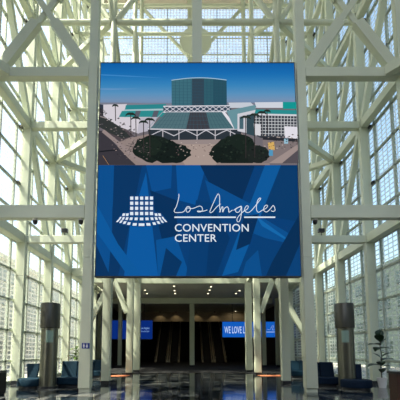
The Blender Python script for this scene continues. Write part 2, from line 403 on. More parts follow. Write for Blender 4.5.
# gusset disc at the far middle column
g = MB().tube((.28,29.95,28.9),(.28,30.15,28.9),1.4,1.4,32).build('gusset_plate', STEEL, origin=(.28,30.1,28.9)); tag(g, 'round gusset plate on the middle column above the screen', 'steel plate', kind='thing')
beam((-SC+.3,26.45,7.28),(-IN-.3,26.45,7.28), .3, .3, 'pale beam carrying the inverted V brace, toilet-sign side'); beam((IN+.3,26.45,7.28),(SC-.3,26.45,7.28), .3, .3, 'pale beam carrying the inverted V brace, tall-plant side')
beam((-IN,30.2,7.42),(IN,30.2,7.42), .4, .42, 'long pale beam at the lobby ceiling edge just under the screen')
beam((-SC,41.25,7.30),(SC,41.25,7.30), .5, .62, 'dim beam across the lobby ceiling above the lone middle column')

# ------------------------------------------------------------------ the big screen
YS = 14.90
scr = thing('video_screen', (0,15.1,4.66), 'huge square display showing a building photograph over a blue convention center logo', 'screen')
XL, XR = -4.19, 4.22
ZB, ZS, ZU = at_y(200,276,YS).z, at_y(200,165.3,YS).z, at_y(200,63,YS).z
MB().box((XL,YS+.02,ZB),(XR,YS+.32,ZU)).build('cabinet', BLACK, scr)
fr = MB(); e = .03
fr.box((XL-e,YS-.01,ZB-e),(XL,YS+.34,ZU+e)); fr.box((XR,YS-.01,ZB-e),(XR+e,YS+.34,ZU+e))
fr.box((XL-e,YS-.01,ZB-e),(XR+e,YS+.34,ZB)); fr.box((XL-e,YS-.01,ZU),(XR+e,YS+.34,ZU+e))
fr.build('border', mat('screen_frame', (.03,.035,.03), .5), scr)
EM = {}
def led(r, g, b, k=1.0):
    key = (r,g,b)
    if key not in EM: EM[key] = mat('led_%d_%d_%d' % key, (.003,.003,.003), .8, spec=.06, emit=lin(r,g,b), es=k)
    return EM[key]
class Picture:
    def __init__(s, zlo=None): s.mb = MB(); s.mats = []; s.layer = 0; s.zlo = ZB if zlo is None else zlo
    def mi(s, c):
        m = led(*c)
        if m not in s.mats: s.mats.append(m)
        return s.mats.index(m)
    def poly(s, pts, c):
        s.layer += 1; Y = YS+.015-s.layer*.0009
        q = []
        for x, y in pts:
            p = at_y(x, y, YS); q.append((min(XR,max(XL,p.x)), Y, min(ZU,max(s.zlo,p.z))))
        s.mb.poly(q, s.mi(c))
    def strip(s, pts, wd, c):
        for (a, b) in zip(pts, pts[1:]):
            d = Vector((b[0]-a[0], b[1]-a[1]));
            if d.length < 1e-6: continue
            n = Vector((-d.y, d.x)).normalized()*wd/2
            s.poly([(a[0]+n.x,a[1]+n.y),(b[0]+n.x,b[1]+n.y),(b[0]-n.x,b[1]-n.y),(a[0]-n.x,a[1]-n.y)], c)
    def build(s, name): return s.mb.build(name, s.mats, scr)

ph = Picture(ZS)
# sky of the picture shown on the screen: bands
def mixc(a, b, t): return tuple(int(round(a[i]+(b[i]-a[i])*t)) for i in range(3))
keys = [(60,(8,90,164)),(72,(20,108,178)),(84,(54,132,188)),(93,(90,146,190)),(100,(118,146,180)),(104.5,(112,132,160))]
ys = [60+1.5*i for i in range(31)]
for y in ys:
    for (ya, ca), (yb, cb) in zip(keys, keys[1:]):
        if ya <= y <= yb:
            c = mixc(ca, cb, (y-ya)/(yb-ya)); ph.poly([(85,y),(315,y),(315,y+1.6),(85,y+1.6)], c); break
ph.poly([(98,74.4),(130,75.9),(165,78.2),(130,77),(98,75.6)], (60,134,196)); ph.poly([(98,88.5),(140,89),(112,90.2),(98,90)], (98,148,196))
ph.poly([(90,103.6),(310,103.6),(310,170),(90,170)], (112,106,112))            # ground
ph.poly([(90,102.8),(125,102.8),(160,104),(228,102.6),(310,103.6),(310,106.5),(90,106.5)], (122,126,142))
ph.poly([(96,104.5),(105,105.5),(105,113),(96,113)], (50,58,72))
# plaza and roads
ph.poly([(120,140),(160,132),(240,132),(262,150),(270,166),(110,166)], (146,130,126))
ph.poly([(168,138),(228,138),(216,166),(185,166)], (168,150,142))
ph.poly([(96,112),(112,118),(134,136),(120,142),(96,126)], (78,70,74))
ph.poly([(96,118),(108,122),(118,128),(110,132),(96,127)], (38,42,44))
ph.poly([(96,131),(103,131),(128,158),(136,166),(96,166)], (58,55,62))
ph.strip([(103,131),(138,160),(150,166)], 3.5, (150,134,132)); ph.strip([(96,152),(118,150)], 1.4, (28,30,36)); ph.strip([(103,156),(109,166)], .5, (170,130,90))
ph.poly([(96,108),(104,110),(103,126),(97,124)], (60,56,62)); ph.strip([(100,117),(122,123)], 1.4, (150,138,138))
# long white building with teal roof
ph.poly([(103.5,105),(127,104.5),(124,117.5),(151,117.3),(139,134),(116,126),(103.5,116)], (212,206,214))
ph.poly([(126,105.6),(166,104.4),(166,109),(125,110)], (42,134,140)); ph.poly([(124,110),(166,109),(166,111),(124,111.4)], (168,196,202))
ph.poly([(122,111.4),(166,110.8),(163,117.4),(119,117.4)], (44,140,142))
for a in (134,152): ph.poly([(a+2,111.2),(a+7,111.2),(a+5,117.3),(a,117.3)], (88,92,104))
ph.poly([(140,118),(158,117.5),(150,131),(137,134)], (188,184,196))
# round tower
def arc(x0, x1, y, dy, n=14): return [(x0+(x1-x0)*i/n, y-dy*math.sin(math.pi*i/n)) for i in range(n+1)]
ph.poly(arc(171.5,226.5,81.2,2.4)+[(226.8,108),(171.8,108)], (60,108,122))
ph.poly([(192,79.4),(204,79.2),(204,108),(192,108)], (50,70,84)); ph.poly([(204,79.2),(226.5,81.2),(226.8,108),(204,108)], (46,92,106))
ph.poly([(213,79.8),(226.5,81.2),(226.8,108),(213,108)], (38,80,96))
for i in range(1, 14): ph.strip([(171.5+55*i/14,80.2),(171.6+55*i/14,108)], .28, (38,72,92))
for i in range(1, 9): ph.strip([(171.6,80.6+27*i/9),(226.6,80.6+27*i/9)], .25, (44,82,100))
ph.strip(arc(171.5,226.5,81.2,2.4), .7, (170,196,212))
# lattice ring
ph.poly([(163.4,107.2),(231,106.6),(231,113.2),(163.4,113.6)], (48,66,84))
ph.strip([(163.4,107.4),(231,106.8)], 1.0, (224,222,230)); ph.strip([(163.4,113.2),(231,112.8)], 1.0, (224,222,230))
for i in range(11):
    a = 164+6.1*i; ph.strip([(a,108),(a+6,112.6)], .7, (206,206,216)); ph.strip([(a,112.6),(a+6,108)], .7, (206,206,216))
# glazed skirt
ph.poly([(166,113.6),(222,113.4),(237,130.4),(196,131),(150,130)], (80,112,120))
ph.poly([(190,113.6),(206,113.6),(210,131),(186,131)], (60,62,70)); ph.poly([(206,113.6),(222,113.4),(237,130.4),(210,131)], (72,108,116))
for i in range(1, 22):
    t = i/22; ph.strip([(166+56*t,113.6),(150+87*t,130.6)], .3, (56,84,98))
for i in range(1, 4): ph.strip([(166-4*i,113.6+4.2*i),(222+3.8*i,113.6+4.2*i)], .22, (60,92,106))
ph.strip([(163,113.6),(148,130)], .7, (150,166,176)); ph.poly([(221,113),(224,113),(238,130),(234,131)], (226,224,232))
# base arches
ph.poly([(148,130.5),(240,130.5),(242,141),(200,144),(150,142)], (44,52,60))
ph.strip([(148,130.6),(196,131.6),(240,130.6)], 1.1, (214,212,220))
for a, b in ((150,174),(174,197),(197,215),(215,238)):
    ph.strip([(a,137.5),(a+(b-a)*.3,134),((a+b)/2,132)], .8, (204,202,210)); ph.strip([((a+b)/2,132),(b-(b-a)*.3,134),(b,137.5)], .8, (204,202,210))
for a in (163,179,197,215,230): ph.strip([(a,132),(a,142)], .8, (196,192,198))
ph.poly([(150,138),(160,142),(240,141),(240,146),(150,146)], (150,136,134))
# convention halls on the other side
ph.poly([(228,104.8),(250,104.6),(256,110),(230,110)], (198,204,214)); ph.poly([(254,104.5),(283,104.2),(283,110),(256,110)], (208,212,222))
ph.poly([(282,104.2),(298,104.2),(298,111),(282,111)], (14,150,146))
ph.poly([(226,113),(255,107),(255,112),(240,116),(240,131),(234,131)], (104,146,156)); ph.poly([(237,116),(255,112),(255,137),(237,133)], (206,206,214))
ph.poly([(239,119),(243,118),(243,131),(239,131)], (70,100,112))
ph.poly([(246,117),(254,116),(254,138),(246,136)], (52,74,84))
ph.poly([(255,111.6),(298,112.4),(298,117),(254,116)], (40,140,142)); ph.poly([(254,115.6),(298,116.6),(298,118.6),(254,117.6)], (214,214,220))
ph.poly([(254,117.4),(299,118.4),(299,139),(260,140),(254,137)], (56,62,70))
for i in range(14): ph.strip([(255.5+3.1*i,117.8),(255.5+3.1*i,138)], .6, (200,202,206))
for i in range(6): ph.strip([(254,120.6+3*i),(299,121.2+3*i)], .6, (200,202,206))
ph.poly([(253,126),(260,126.5),(260,138),(254,137)], (214,212,218)); ph.poly([(283.5,128.6),(299,129.2),(299,141),(284,140)], (226,224,232))
ph.poly([(262,139),(300,141),(300,144),(262,142)], (40,42,48)); ph.poly([(262,142),(300,144),(300,166),(262,166)], (128,116,116))
ph.poly([(268,166),(296,147),(300,147),(300,166)], (158,142,138)); ph.poly([(281,166),(300,152),(300,166)], (84,78,84))
ph.poly([(267,145),(273,144),(274,152),(268,153)], (214,172,98)); ph.poly([(268,152),(272,152),(272,158),(268,158)], (80,150,190)); ph.poly([(283,141),(287,141),(287,146),(283,146)], (150,190,210))
# planting
rnd = random.Random(4)
def tree(x0, x1, y0, y1, c=(22,32,28)):
    n = 26; cx, cy = (x0+x1)/2, (y0+y1)/2
    ph.poly([(cx+(x1-x0)/2*math.cos(2*math.pi*i/n)*(1+rnd.uniform(-.10,.10)), cy+(y1-y0)/2*math.sin(2*math.pi*i/n)*(1+rnd.uniform(-.12,.12))) for i in range(n)], c)
ph.poly([(97,119),(108,121.5),(122,130),(131,139),(124,141),(112,136),(97,129)], (50,54,54)); tree(134,176,138,164); tree(150,190,144,166,(18,28,25)); tree(136,162,140,158,(26,38,31)); tree(212,256,140,170); tree(220,254,137,156,(24,36,30)); tree(210,240,148,166,(18,28,25)); tree(246,268,147,166,(30,36,34))
for _ in range(150):
    cx, cy, w_, h_ = rnd.choice(((155,151,20,12),(170,155,18,10),(236,152,22,11),(236,148,16,10),(226,157,14,8),(257,156,10,8)))
    a_, r_ = rnd.uniform(0,6.28), math.sqrt(rnd.random())*1.02; x, y = cx+w_*r_*math.cos(a_), cy+h_*r_*math.sin(a_); q_ = rnd.uniform(.5,1.5)
    ph.poly([(x-q_,y),(x,y-q_*.8),(x+q_*1.1,y-.1),(x+.2,y+q_*.7)], rnd.choice([(16,24,22),(24,36,30),(34,46,38),(44,56,46),(12,20,18)]))
for _ in range(70):
    x = rnd.uniform(97,136); y = 112+(x-97)*.55+rnd.uniform(-3,16); q_ = rnd.uniform(.4,1.4)
    ph.poly([(x-q_,y),(x,y-q_*.6),(x+q_*1.2,y),(x+.1,y+q_*.5)], rnd.choice([(36,40,42),(60,58,62),(128,116,116),(160,148,146),(46,54,48),(84,80,86)]))
for _ in range(60):
    x = rnd.uniform(112,150); y = rnd.uniform(143,165); q_ = rnd.uniform(.4,1.1)
    if x+(165-y)*.3 > 118: ph.poly([(x-q_,y),(x,y-q_*.6),(x+q_*1.2,y),(x+.1,y+q_*.5)], rnd.choice([(40,38,42),(92,82,84),(164,146,142),(120,106,106)]))
for _ in range(60):
    x = rnd.uniform(262,296); y = rnd.uniform(141,156); q_ = rnd.uniform(.4,1.2)
    ph.poly([(x-q_,y),(x,y-q_*.6),(x+q_*1.2,y),(x+.1,y+q_*.5)], rnd.choice([(40,42,46),(96,84,84),(180,166,160),(60,66,62),(36,48,40)]))
def palm(x, y0, y1, r=4.2):
    ph.strip([(x,y0),(x+.3,y1)], .8, (52,46,46))
    for i in range(9):
        a = math.pi*(1.08*i/8-.04); ph.strip([(x,y0),(x+r*math.cos(a)*.8,y0-r*math.sin(a)*.45),(x+r*math.cos(a)*1.1,y0-r*math.sin(a)*.2+1.3)], .9, (34,46,40))
for a in ((117.5,113,128,2.6),(132.5,122,142,4.5),(137.5,126,144,4),(145,130,160,4),(151,128,164,4.5),(243.5,126,166,4.5),(252,124,166,4.5),(259,122,146,4),(264,120.5,142,3)): palm(*a)
for i in range(26): ph.strip([(128+rnd.random()*26,142+rnd.random()*22)]*1+[(128+rnd.random()*26,150+rnd.random()*14)], .35, (60,56,58)) if i < 7 else None
for i in range(40):
    x, y = rnd.uniform(176,214), rnd.uniform(150,165); ph.poly([(x,y),(x+1,y),(x+1,y+.7),(x,y+.7)], rnd.choice([(110,92,90),(196,180,170),(90,74,80)]))
ph.build('photo_picture')

bl = Picture()
bl.poly([(85,165.3),(315,165.3),(315,285),(85,285)], (4,62,118))
for pts, c in (
    ([(90,165),(118,165),(112,210),(112,280),(90,280)], (6,84,150)),
    ([(114,165),(142,165),(135,200),(118,280),(108,280),(112,230)], (4,50,94)),
    ([(146,172),(158,280),(124,280),(130,225)], (8,98,176)),
    ([(146,165),(172,165),(171,188),(152,192)], (6,82,152)),
    ([(150,190),(176,200),(178,240),(162,240)], (3,44,84)),
    ([(156,240),(176,236),(190,280),(158,280)], (6,88,158)),
    ([(90,205),(118,244),(142,280),(128,280),(90,232)], (8,98,172)),
    ([(90,245),(110,280),(90,280)], (3,46,88)),
    ([(176,165),(206,165),(196,205),(178,200)], (6,92,168)),
    ([(200,165),(255,165),(242,200),(216,196)], (3,40,78)),
    ([(205,180),(255,206),(248,214),(212,206)], (6,84,150)),
    ([(196,200),(216,204),(224,280),(186,280)], (4,60,112)),
    ([(265,165),(281,165),(238,272),(222,280)], (10,98,170)),
    ([(281,165),(310,165),(310,222),(262,215)], (4,56,104)),
    ([(240,204),(312,240),(312,252),(250,232)], (8,86,152)),
    ([(256,216),(302,248),(262,226)], (22,118,190)),
    ([(244,216),(259,214),(250,244),(236,250)], (3,40,78)),
    ([(256,236),(300,246),(268,280),(236,280)], (4,62,116)),
    ([(246,262),(258,250),(262,280),(242,280)], (8,84,148)),
    ([(272,262),(310,215),(310,280),(266,280)], (3,40,76)),
    ([(292,262),(310,244),(310,280),(286,280)], (6,66,120)),
    ([(166,248),(182,262),(176,280),(160,280)], (3,48,92)),
    ([(212,205),(230,238),(216,280),(206,280)], (3,50,96)),
): bl.poly(pts, mixc(c, (4,62,116), .25))
bl.build('blue_graphic')
# logo and lettering in front of the graphic
W = (226,236,246)
lg = Picture(); lg.layer = 62
lg.poly([(129.8,196.4),(153.8,196.4),(154,211.8),(161.4,213.6),(167.2,220.6),(163,224.4),(154.6,226.2),(141.8,227.2),(129,226.2),(120.6,224.4),(116.4,220.6),(122.2,213.6),(129.6,211.8)], (5,68,126))
def sq(x, y, w_=3.4, h_=3.4, sk=0): lg.poly([(x-w_/2+sk,y-h_/2),(x+w_/2+sk,y-h_/2),(x+w_/2-sk,y+h_/2),(x-w_/2-sk,y+h_/2)], W)
for y in (198.6,203.7,208.8):
    for x in (131.9,136.8,141.8,146.8,151.6): sq(x, y, 3.1, 3.2)
for x in (131.9,136.8,141.8,146.8,151.6): sq(x, 214.0, 3.2, 3.2)
for x, k in ((127.5,1),(124,1.4),(156.2,-1),(159.7,-1.4)): sq(x, 215.2, 2.6, 2.6, k*.3)
for i, (x, y, w_) in enumerate(((120.4,218.8,2),(123.6,219.0,2.4),(127.2,219.2,2.8),(131.4,219.3,3.2),(136.4,219.4,3.6),(141.8,219.5,4),(147.2,219.4,3.6),(152.2,219.3,3.2),(156.4,219.2,2.8),(160,219.0,2.4),(163.2,218.8,2))): sq(x, y, w_*.86, 2.7, (5-i)*.16)
for i, (x, y, w_) in enumerate(((118.3,221.4,2.2),(121.4,222.2,2.4),(125,223.2,3),(129.2,224.2,3.4),(135,225,4.6),(141.8,225.3,6.6),(148.6,225,4.6),(154.4,224.2,3.4),(158.6,223.2,3),(162.2,222.2,2.4),(165.3,221.4,2.2))): sq(x, y, w_*.86, 2.6, (5-i)*.22)
lg.build('hat_logo')
def smooth(pts, n=6):
    out = []; P = [pts[0]]+list(pts)+[pts[-1]]
    for i in range(1, len(P)-2):
        a, b, c, d = P[i-1], P[i], P[i+1], P[i+2]
        for k_ in range(n):
            t = k_/n
            out.append(tuple(.5*((2*b[j])+(-a[j]+c[j])*t+(2*a[j]-5*b[j]+4*c[j]-d[j])*t*t+(-a[j]+3*b[j]-3*c[j]+d[j])*t**3) for j in (0,1)))
    return out+[pts[-1]]
ha = [(58,62),(60,75),(53,112),(42,148),(29,172),(33,186),(60,188),(92,182),(112,152),(128,150),(136,168),(122,187),(108,180),(116,160),(150,164),(196,148),(214,160),(212,182),(190,188),(182,182),(215,184),(248,176)]
hb = [(335,184),(330,140),(330,85),(322,63),(308,82),(286,130),(268,172),(266,188),(282,184),(312,150),(336,132)]
hc = [(330,184),(345,150),(352,152),(350,184),(362,160),(382,150),(390,170),(392,186),(415,172)]
hd = [(90,172),(112,156),(140,150),(126,182),(106,184),(104,166),(128,150),(142,150),(140,200),(128,246),(112,246),(116,222),(152,184),(178,168),(186,150),(172,148),(160,176),(180,192),(206,178),(244,132),(266,102),(258,98),(244,120),(238,168),(250,192),(278,178),(304,164),(310,148),(294,150),(284,178),(304,192),(328,172),(346,150),(356,166),(358,184),(342,190),(332,184)]
hw = Picture(); hw.layer = 62
f1 = lambda P: [(170+x*.15,185+y*.15) for x, y in P]
f2 = lambda P: [(220+x*.15,185+y*.15) for x, y in P]
hw.strip(smooth(f1(ha)), .68, W); hw.build('script_lettering'); hw = Picture(); hw.layer = 62
hw.strip(smooth(f1(hb)), .68, W); hw.build('script_lettering'); hw = Picture(); hw.layer = 62
hw.strip(smooth(f1(hc)), .75, W); hw.build('script_lettering'); hw = Picture(); hw.layer = 62
for P_ in (f2(hd),): hw.strip(smooth(P_), .7, W)
hw.build('script_lettering')
ul = Picture(); ul.layer = 62
ul.poly([(174.5,216.9),(235.8,216.9),(235.8,218.3),(174.5,218.3)], W); ul.poly([(244,216.9),(275,216.9),(275,218.3),(244,218.3)], W)
ul.build('underline')

def text(name, body, box, Y, m, parent, bold=.006, spacing=1.05):
    """box = pixel rectangle of the lettering on the plane y = Y"""
    cu = bpy.data.curves.new(name, 'FONT'); cu.body = body; cu.offset = bold; cu.space_character = spacing; cu.resolution_u = 3
    to = bpy.data.objects.new(name+'_source', cu); C.objects.link(to)
    bpy.context.view_layer.update()
    me = bpy.data.meshes.new_from_object(to.evaluated_get(bpy.context.evaluated_depsgraph_get()))
    bpy.data.objects.remove(to, do_unlink=True)
    xs = [v.co.x for v in me.vertices]; ys_ = [v.co.y for v in me.vertices]
    a, b = at_y(box[0],box[3],Y), at_y(box[2],box[1],Y)
    q = parent; off = Vector((0,0,0))
    while q is not None: off = off+q.location; q = q.parent
    for v in me.vertices:
        v.co = Vector((a.x+(v.co.x-min(xs))/(max(xs)-min(xs))*(b.x-a.x), Y, a.z+(v.co.y-min(ys_))/(max(ys_)-min(ys_))*(b.z-a.z)))-off
    me.materials.clear(); me.materials.append(m)
    o = bpy.data.objects.new(name, me); C.objects.link(o); o.parent = parent
    return o
text('lettering', 'CONVENTION', (174.8,223.9,248.6,231.6), YS-.045, led(*W), scr)
text('lettering', 'CENTER', (174.8,234.2,216.6,241.8), YS-.045, led(*W), scr)

# ------------------------------------------------------------------ lobby: blue screens, escalators, downlights
def blue_screen(x0, x1, y0, y1, Y, label, col=(8,42,118)):
    a, b = at_y(x0,y1,Y), at_y(x1,y0,Y)
    r = thing('led_banner', ((a.x+b.x)/2,Y+.1,a.z), label, 'screen')
    MB().box((a.x-.06,Y+.02,a.z-.06),(b.x+.06,Y+.2,b.z+.06)).build('casing', BLACK, r)
    MB().box((a.x,Y,a.z),(b.x,Y+.02,b.z)).build('display', led(*col), r)
    for t in (.15,.85):
        xx = a.x+(b.x-a.x)*t; MB().tube((xx,Y+.1,b.z+.06),(xx,Y+.1,7.62),.03,n=8).build('hanger', BLACK, r)
    return r
bs = blue_screen(96,152.5,320.5,339,46.0,'blue hanging screen beside the escalators on the toilet-sign side')
text('lettering', 'Los Angeles', (140.5,327,149.5,329.6), 45.99, led(150,190,240), bs, 0)
text('lettering', 'Convention Center', (140.5,330.4,149.5,332), 45.99, led(150,190,240), bs, 0)
bs2 = blue_screen(222.5,290,321.8,337.2,46.0,'blue hanging screen lettered in white beside the escalators, tall-plant side', (18,92,190))
text('lettering', 'WE LOVE LA', (224.5,326.4,247.5,333.4), 45.99, led(200,220,250), bs2, .01)
hw2 = MB()
for P_ in (smooth([(267,329),(270,329.5),(272,326),(273.5,326),(272.5,330),(275.5,329)]),):
    for a, b in zip(P_, P_[1:]):
        p, q = at_y(*a,45.985), at_y(*b,45.985); hw2.bar(p, q, .02, .09, up=(0,1,0))
p, q = at_y(266,332,45.985), at_y(276,332,45.985); hw2.bar(p, q, .02, .06)
hw2.build('emblem', led(200,220,250), bs2)

HAND = mat('escalator_handrail', (.015,.015,.015), .4)
BAL = mat('brushed_balustrade', (.75,.68,.52), .45)
STEP = mat('escalator_step', (.02,.02,.02), .6)
def escalator(x0, x1, label):
    r = thing('escalator', ((x0+x1)/2,55,0), label, 'escalator', 'escalators at the back of the lobby')
    Ya, Yb, h = 55.0, 67.0, 7.0
    
    st = MB()
    n = 24
    for i in range(n):
        ya = Ya+1.2+(Yb-Ya)*i/n; st.box((x0+.32,ya,0),(x1-.32,ya+(Yb-Ya)/n,.12+h*i/n))
    st.build('step_band', STEP, r)
    for x in (x0+.12, x1-.12):
        s_ = MB()
        prof = [(Ya-.2,.1),(Ya-.2,.95),(Ya+1.2,1.0),(Yb,h+1.0),(Yb,h),(Ya+1.4,.1)]
        vs = [(x-.10,y,z) for y, z in prof]+[(x+.10,y,z) for y, z in prof]; k_ = len(prof)
        s_.add(vs, [tuple(range(k_)), tuple(range(2*k_-1,k_-1,-1))]+[(i,i+k_,(i+1)%k_+k_,(i+1)%k_) for i in range(k_)])
        b_ = s_.build('balustrade', BAL, r)
        hh = MB(); pts = [(x,Ya-.25,.5),(x,Ya-.2,1.0),(x,Ya+1.2,1.06),(x,Yb,h+1.06)]
        for p, q in zip(pts, pts[1:]): hh.tube(p, q, .05, n=8)
        hh.build('handrail', HAND, b_)
escalator(-5.35,-3.45,'dark escalator next to the toilet-sign side blue screen'); escalator(-3.35,-1.65,'dark escalator, second from the toilet-sign side blue screen')
escalator(1.65,3.35,'dark escalator, second from the white-lettered blue screen'); escalator(3.45,5.35,'dark escalator next to the white-lettered blue screen')

LENS = mat('downlight_lens', (.8,.8,.7), .4, emit=(1,.86,.62), es=5)
RING = mat('downlight_ring', (.4,.4,.36), .5)
near = [(145,289.5),(147,293),(174,285.5),(174.5,290),(175,293),(211,286),(209.5,289.5),(208,293),(239.5,290),(236,293)]
far_ = [(149.5,302),(177.5,302),(205.5,302),(234,302),(235.5,311)]
for grp, L_ in (('downlights in the front strip of lobby ceiling', near),('downlights beyond the dim lobby beam', far_)):
    for px, py in L_:
        p = at_z(px, py, 7.62)
        r = thing('downlight', (p.x,p.y,7.62), 'small round downlight glowing in the lobby ceiling '+('before' if grp.startswith('downlights in') else 'beyond')+' the dim cross beam', 'downlight', grp)
        MB().lathe((p.x,p.y,7.56), [(.12,0),(.14,.03),(.14,.06)], 16).build('ring', RING, r)
        MB().lathe((p.x,p.y,7.54), [(.07,0),(.09,.02)], 12).build('lens', LENS, r)
        if p.y > 40:
            l_ = bpy.data.lights.new('downlight_lamp', 'SPOT'); l_.energy = 55; l_.color = (1,.84,.6); l_.spot_size = math.radians(140); l_.spot_blend = .5; l_.shadow_soft_size = .08
            lo = bpy.data.objects.new('downlight_lamp', l_); C.objects.link(lo); lo.location = (p.x,p.y,7.5); lo.rotation_euler = (math.radians(30),0,0)
# wall washers on the bulkhead
for x in (-4.6,-2.2,.9,3.6):
    r = thing('wall_washer', (x,55.2,7.62), 'small ceiling spot washing the tan bulkhead above the escalators', 'spotlight', 'bulkhead wall washers')
    MB().lathe((x,55.2,7.50), [(.09,0),(.11,.03),(.11,.12)], 12).build('housing', BLACK, r)
    l_ = bpy.data.lights.new('washer_light', 'SPOT'); l_.energy = 22; l_.color = (1,.78,.48); l_.spot_size = math.radians(100); l_.spot_blend = .6; l_.shadow_soft_size = .05
    lo = bpy.data.objects.new('washer_light', l_); C.objects.link(lo); lo.location = (x,55.15,7.45); lo.rotation_euler = (math.radians(25),0,0)

# orange carpet strips
for s, lab in ((-1,'orange carpet strip on the floor behind the second column, toilet-sign side'),(1,'orange carpet strip on the floor behind the second column, tall-plant side')):
    tag(MB().box((min(s*4.4,s*7.6),24.3,.0),(max(s*4.4,s*7.6),26.0,.012)).build('carpet_strip', ORANGE, origin=(s*5.8,25.1,0)), lab, 'carpet')

# ------------------------------------------------------------------ furniture
def round_pillar(x, y, label):
    r = thing('round_pillar', (x,y,0), label, 'pillar', kind='thing')
    MB().lathe((x,y,0), [(.45,0),(.45,.10)], 40).build('foot', FOOT, r, smooth=True)
    MB().lathe((x,y,0), [(.37,.10),(.37,2.66)], 48).build('lower_shaft', STAINLESS, r, smooth=True)
    MB().lathe((x,y,0), [(.39,2.66),(.42,2.68),(.42,3.76),(.39,3.80)], 48).build('upper_drum', BRONZE, r, smooth=True)
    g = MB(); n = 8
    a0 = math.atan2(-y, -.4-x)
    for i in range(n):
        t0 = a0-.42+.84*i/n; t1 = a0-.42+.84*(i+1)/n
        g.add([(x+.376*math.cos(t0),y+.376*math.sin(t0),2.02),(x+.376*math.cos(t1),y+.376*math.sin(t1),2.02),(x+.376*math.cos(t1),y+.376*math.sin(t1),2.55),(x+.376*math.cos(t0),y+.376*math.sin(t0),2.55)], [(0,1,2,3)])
    g.build('teal_patch', PALETEAL, r, smooth=True)  # pale teal curved patch on the shaft, turned towards the camera
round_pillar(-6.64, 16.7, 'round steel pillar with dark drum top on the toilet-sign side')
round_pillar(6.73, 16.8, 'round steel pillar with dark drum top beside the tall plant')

def sofa(x0, x1, y0, ztop, m, label):
    r = thing('sofa', ((x0+x1)/2,y0+.45,0), label, 'sofa')
    MB().box((x0+.05,y0+.08,0),(x1-.05,y0+.85,.12)).build('plinth', FOOT, r)
    MB().box((x0,y0,.12),(x1,y0+.72,.44)).build('seat', m, r, bevel=.05)
    n = max(1, round((x1-x0)/.62))
    for i in range(n):
        xa = x0+(x1-x0)*i/n+.008; xb = x0+(x1-x0)*(i+1)/n-.008
        b = MB(); b.add([(xa,y0+.66,.40),(xb,y0+.66,.40),(xb,y0+.90,.40),(xa,y0+.90,.40),(xa,y0+.80,ztop),(xb,y0+.80,ztop),(xb,y0+.95,ztop),(xa,y0+.95,ztop)],
              [(0,3,2,1),(4,5,6,7),(0,1,5,4),(1,2,6,5),(2,3,7,6),(3,0,4,7)])
        b.build('back_panel', m, r, bevel=.04)
pl = lambda px, y: at_y(px, 380, y).x
sofa(pl(57,17.2), pl(90,17.2), 17.0, 1.17, TEAL, 'high-backed teal sofa between the round pillar and toilet-sign column')
sofa(pl(310,17.4), pl(339,17.4), 17.2, 1.12, NAVY, 'high-backed navy sofa between front column and round pillar, tall-plant side')
sofa(pl(85,23.5), pl(102,23.5), 23.0, 1.1, TEAL, 'deeper teal sofa showing between first and second columns, toilet-sign side')
sofa(pl(290,23.5), pl(312,23.5), 23.0, 1.05, TEAL, 'deeper teal sofa showing between second and front columns, tall-plant side')
def lounge(cx, y0, wd, bx0, bx1, m, label):
    r = thing('lounge_bench', (cx,y0,0), label, 'bench')
    MB().lathe((cx,y0,0), [(wd*.44,0),(wd*.44,.10)], 32).build('plinth', FOOT, r)
    MB().lathe((cx,y0,0), [(wd*.49,.10),(wd*.5,.14),(wd*.5,.36),(wd*.48,.41),(wd*.40,.43)], 40).build('seat', m, r, smooth=True)
    b = MB(); yb = y0+wd*.36; xm = (bx0+bx1)/2; h = (bx1-bx0)/2
    b.add([(xm-h*.72,yb-.05,.40),(xm+h*.72,yb-.05,.40),(xm+h*.72,yb+.10,.40),(xm-h*.72,yb+.10,.40),(xm-h,yb+.06,1.06),(xm+h,yb+.06,1.06),(xm+h,yb+.18,1.06),(xm-h,yb+.18,1.06)],
          [(0,3,2,1),(4,5,6,7),(0,1,5,4),(1,2,6,5),(2,3,7,6),(3,0,4,7)])
    b.build('backrest', m, r, bevel=.03)
lounge(pl(29,16.6), 16.9, 1.22, pl(25,17.3), pl(38.5,17.3), TEAL, 'low round teal bench with flared back beside the round pillar, toilet-sign side')
lounge(pl(358,16.0), 16.2, 1.28, pl(356,16.6), pl(363.5,16.6), NAVY, 'low round navy bench with narrow flared back below the tall plant')

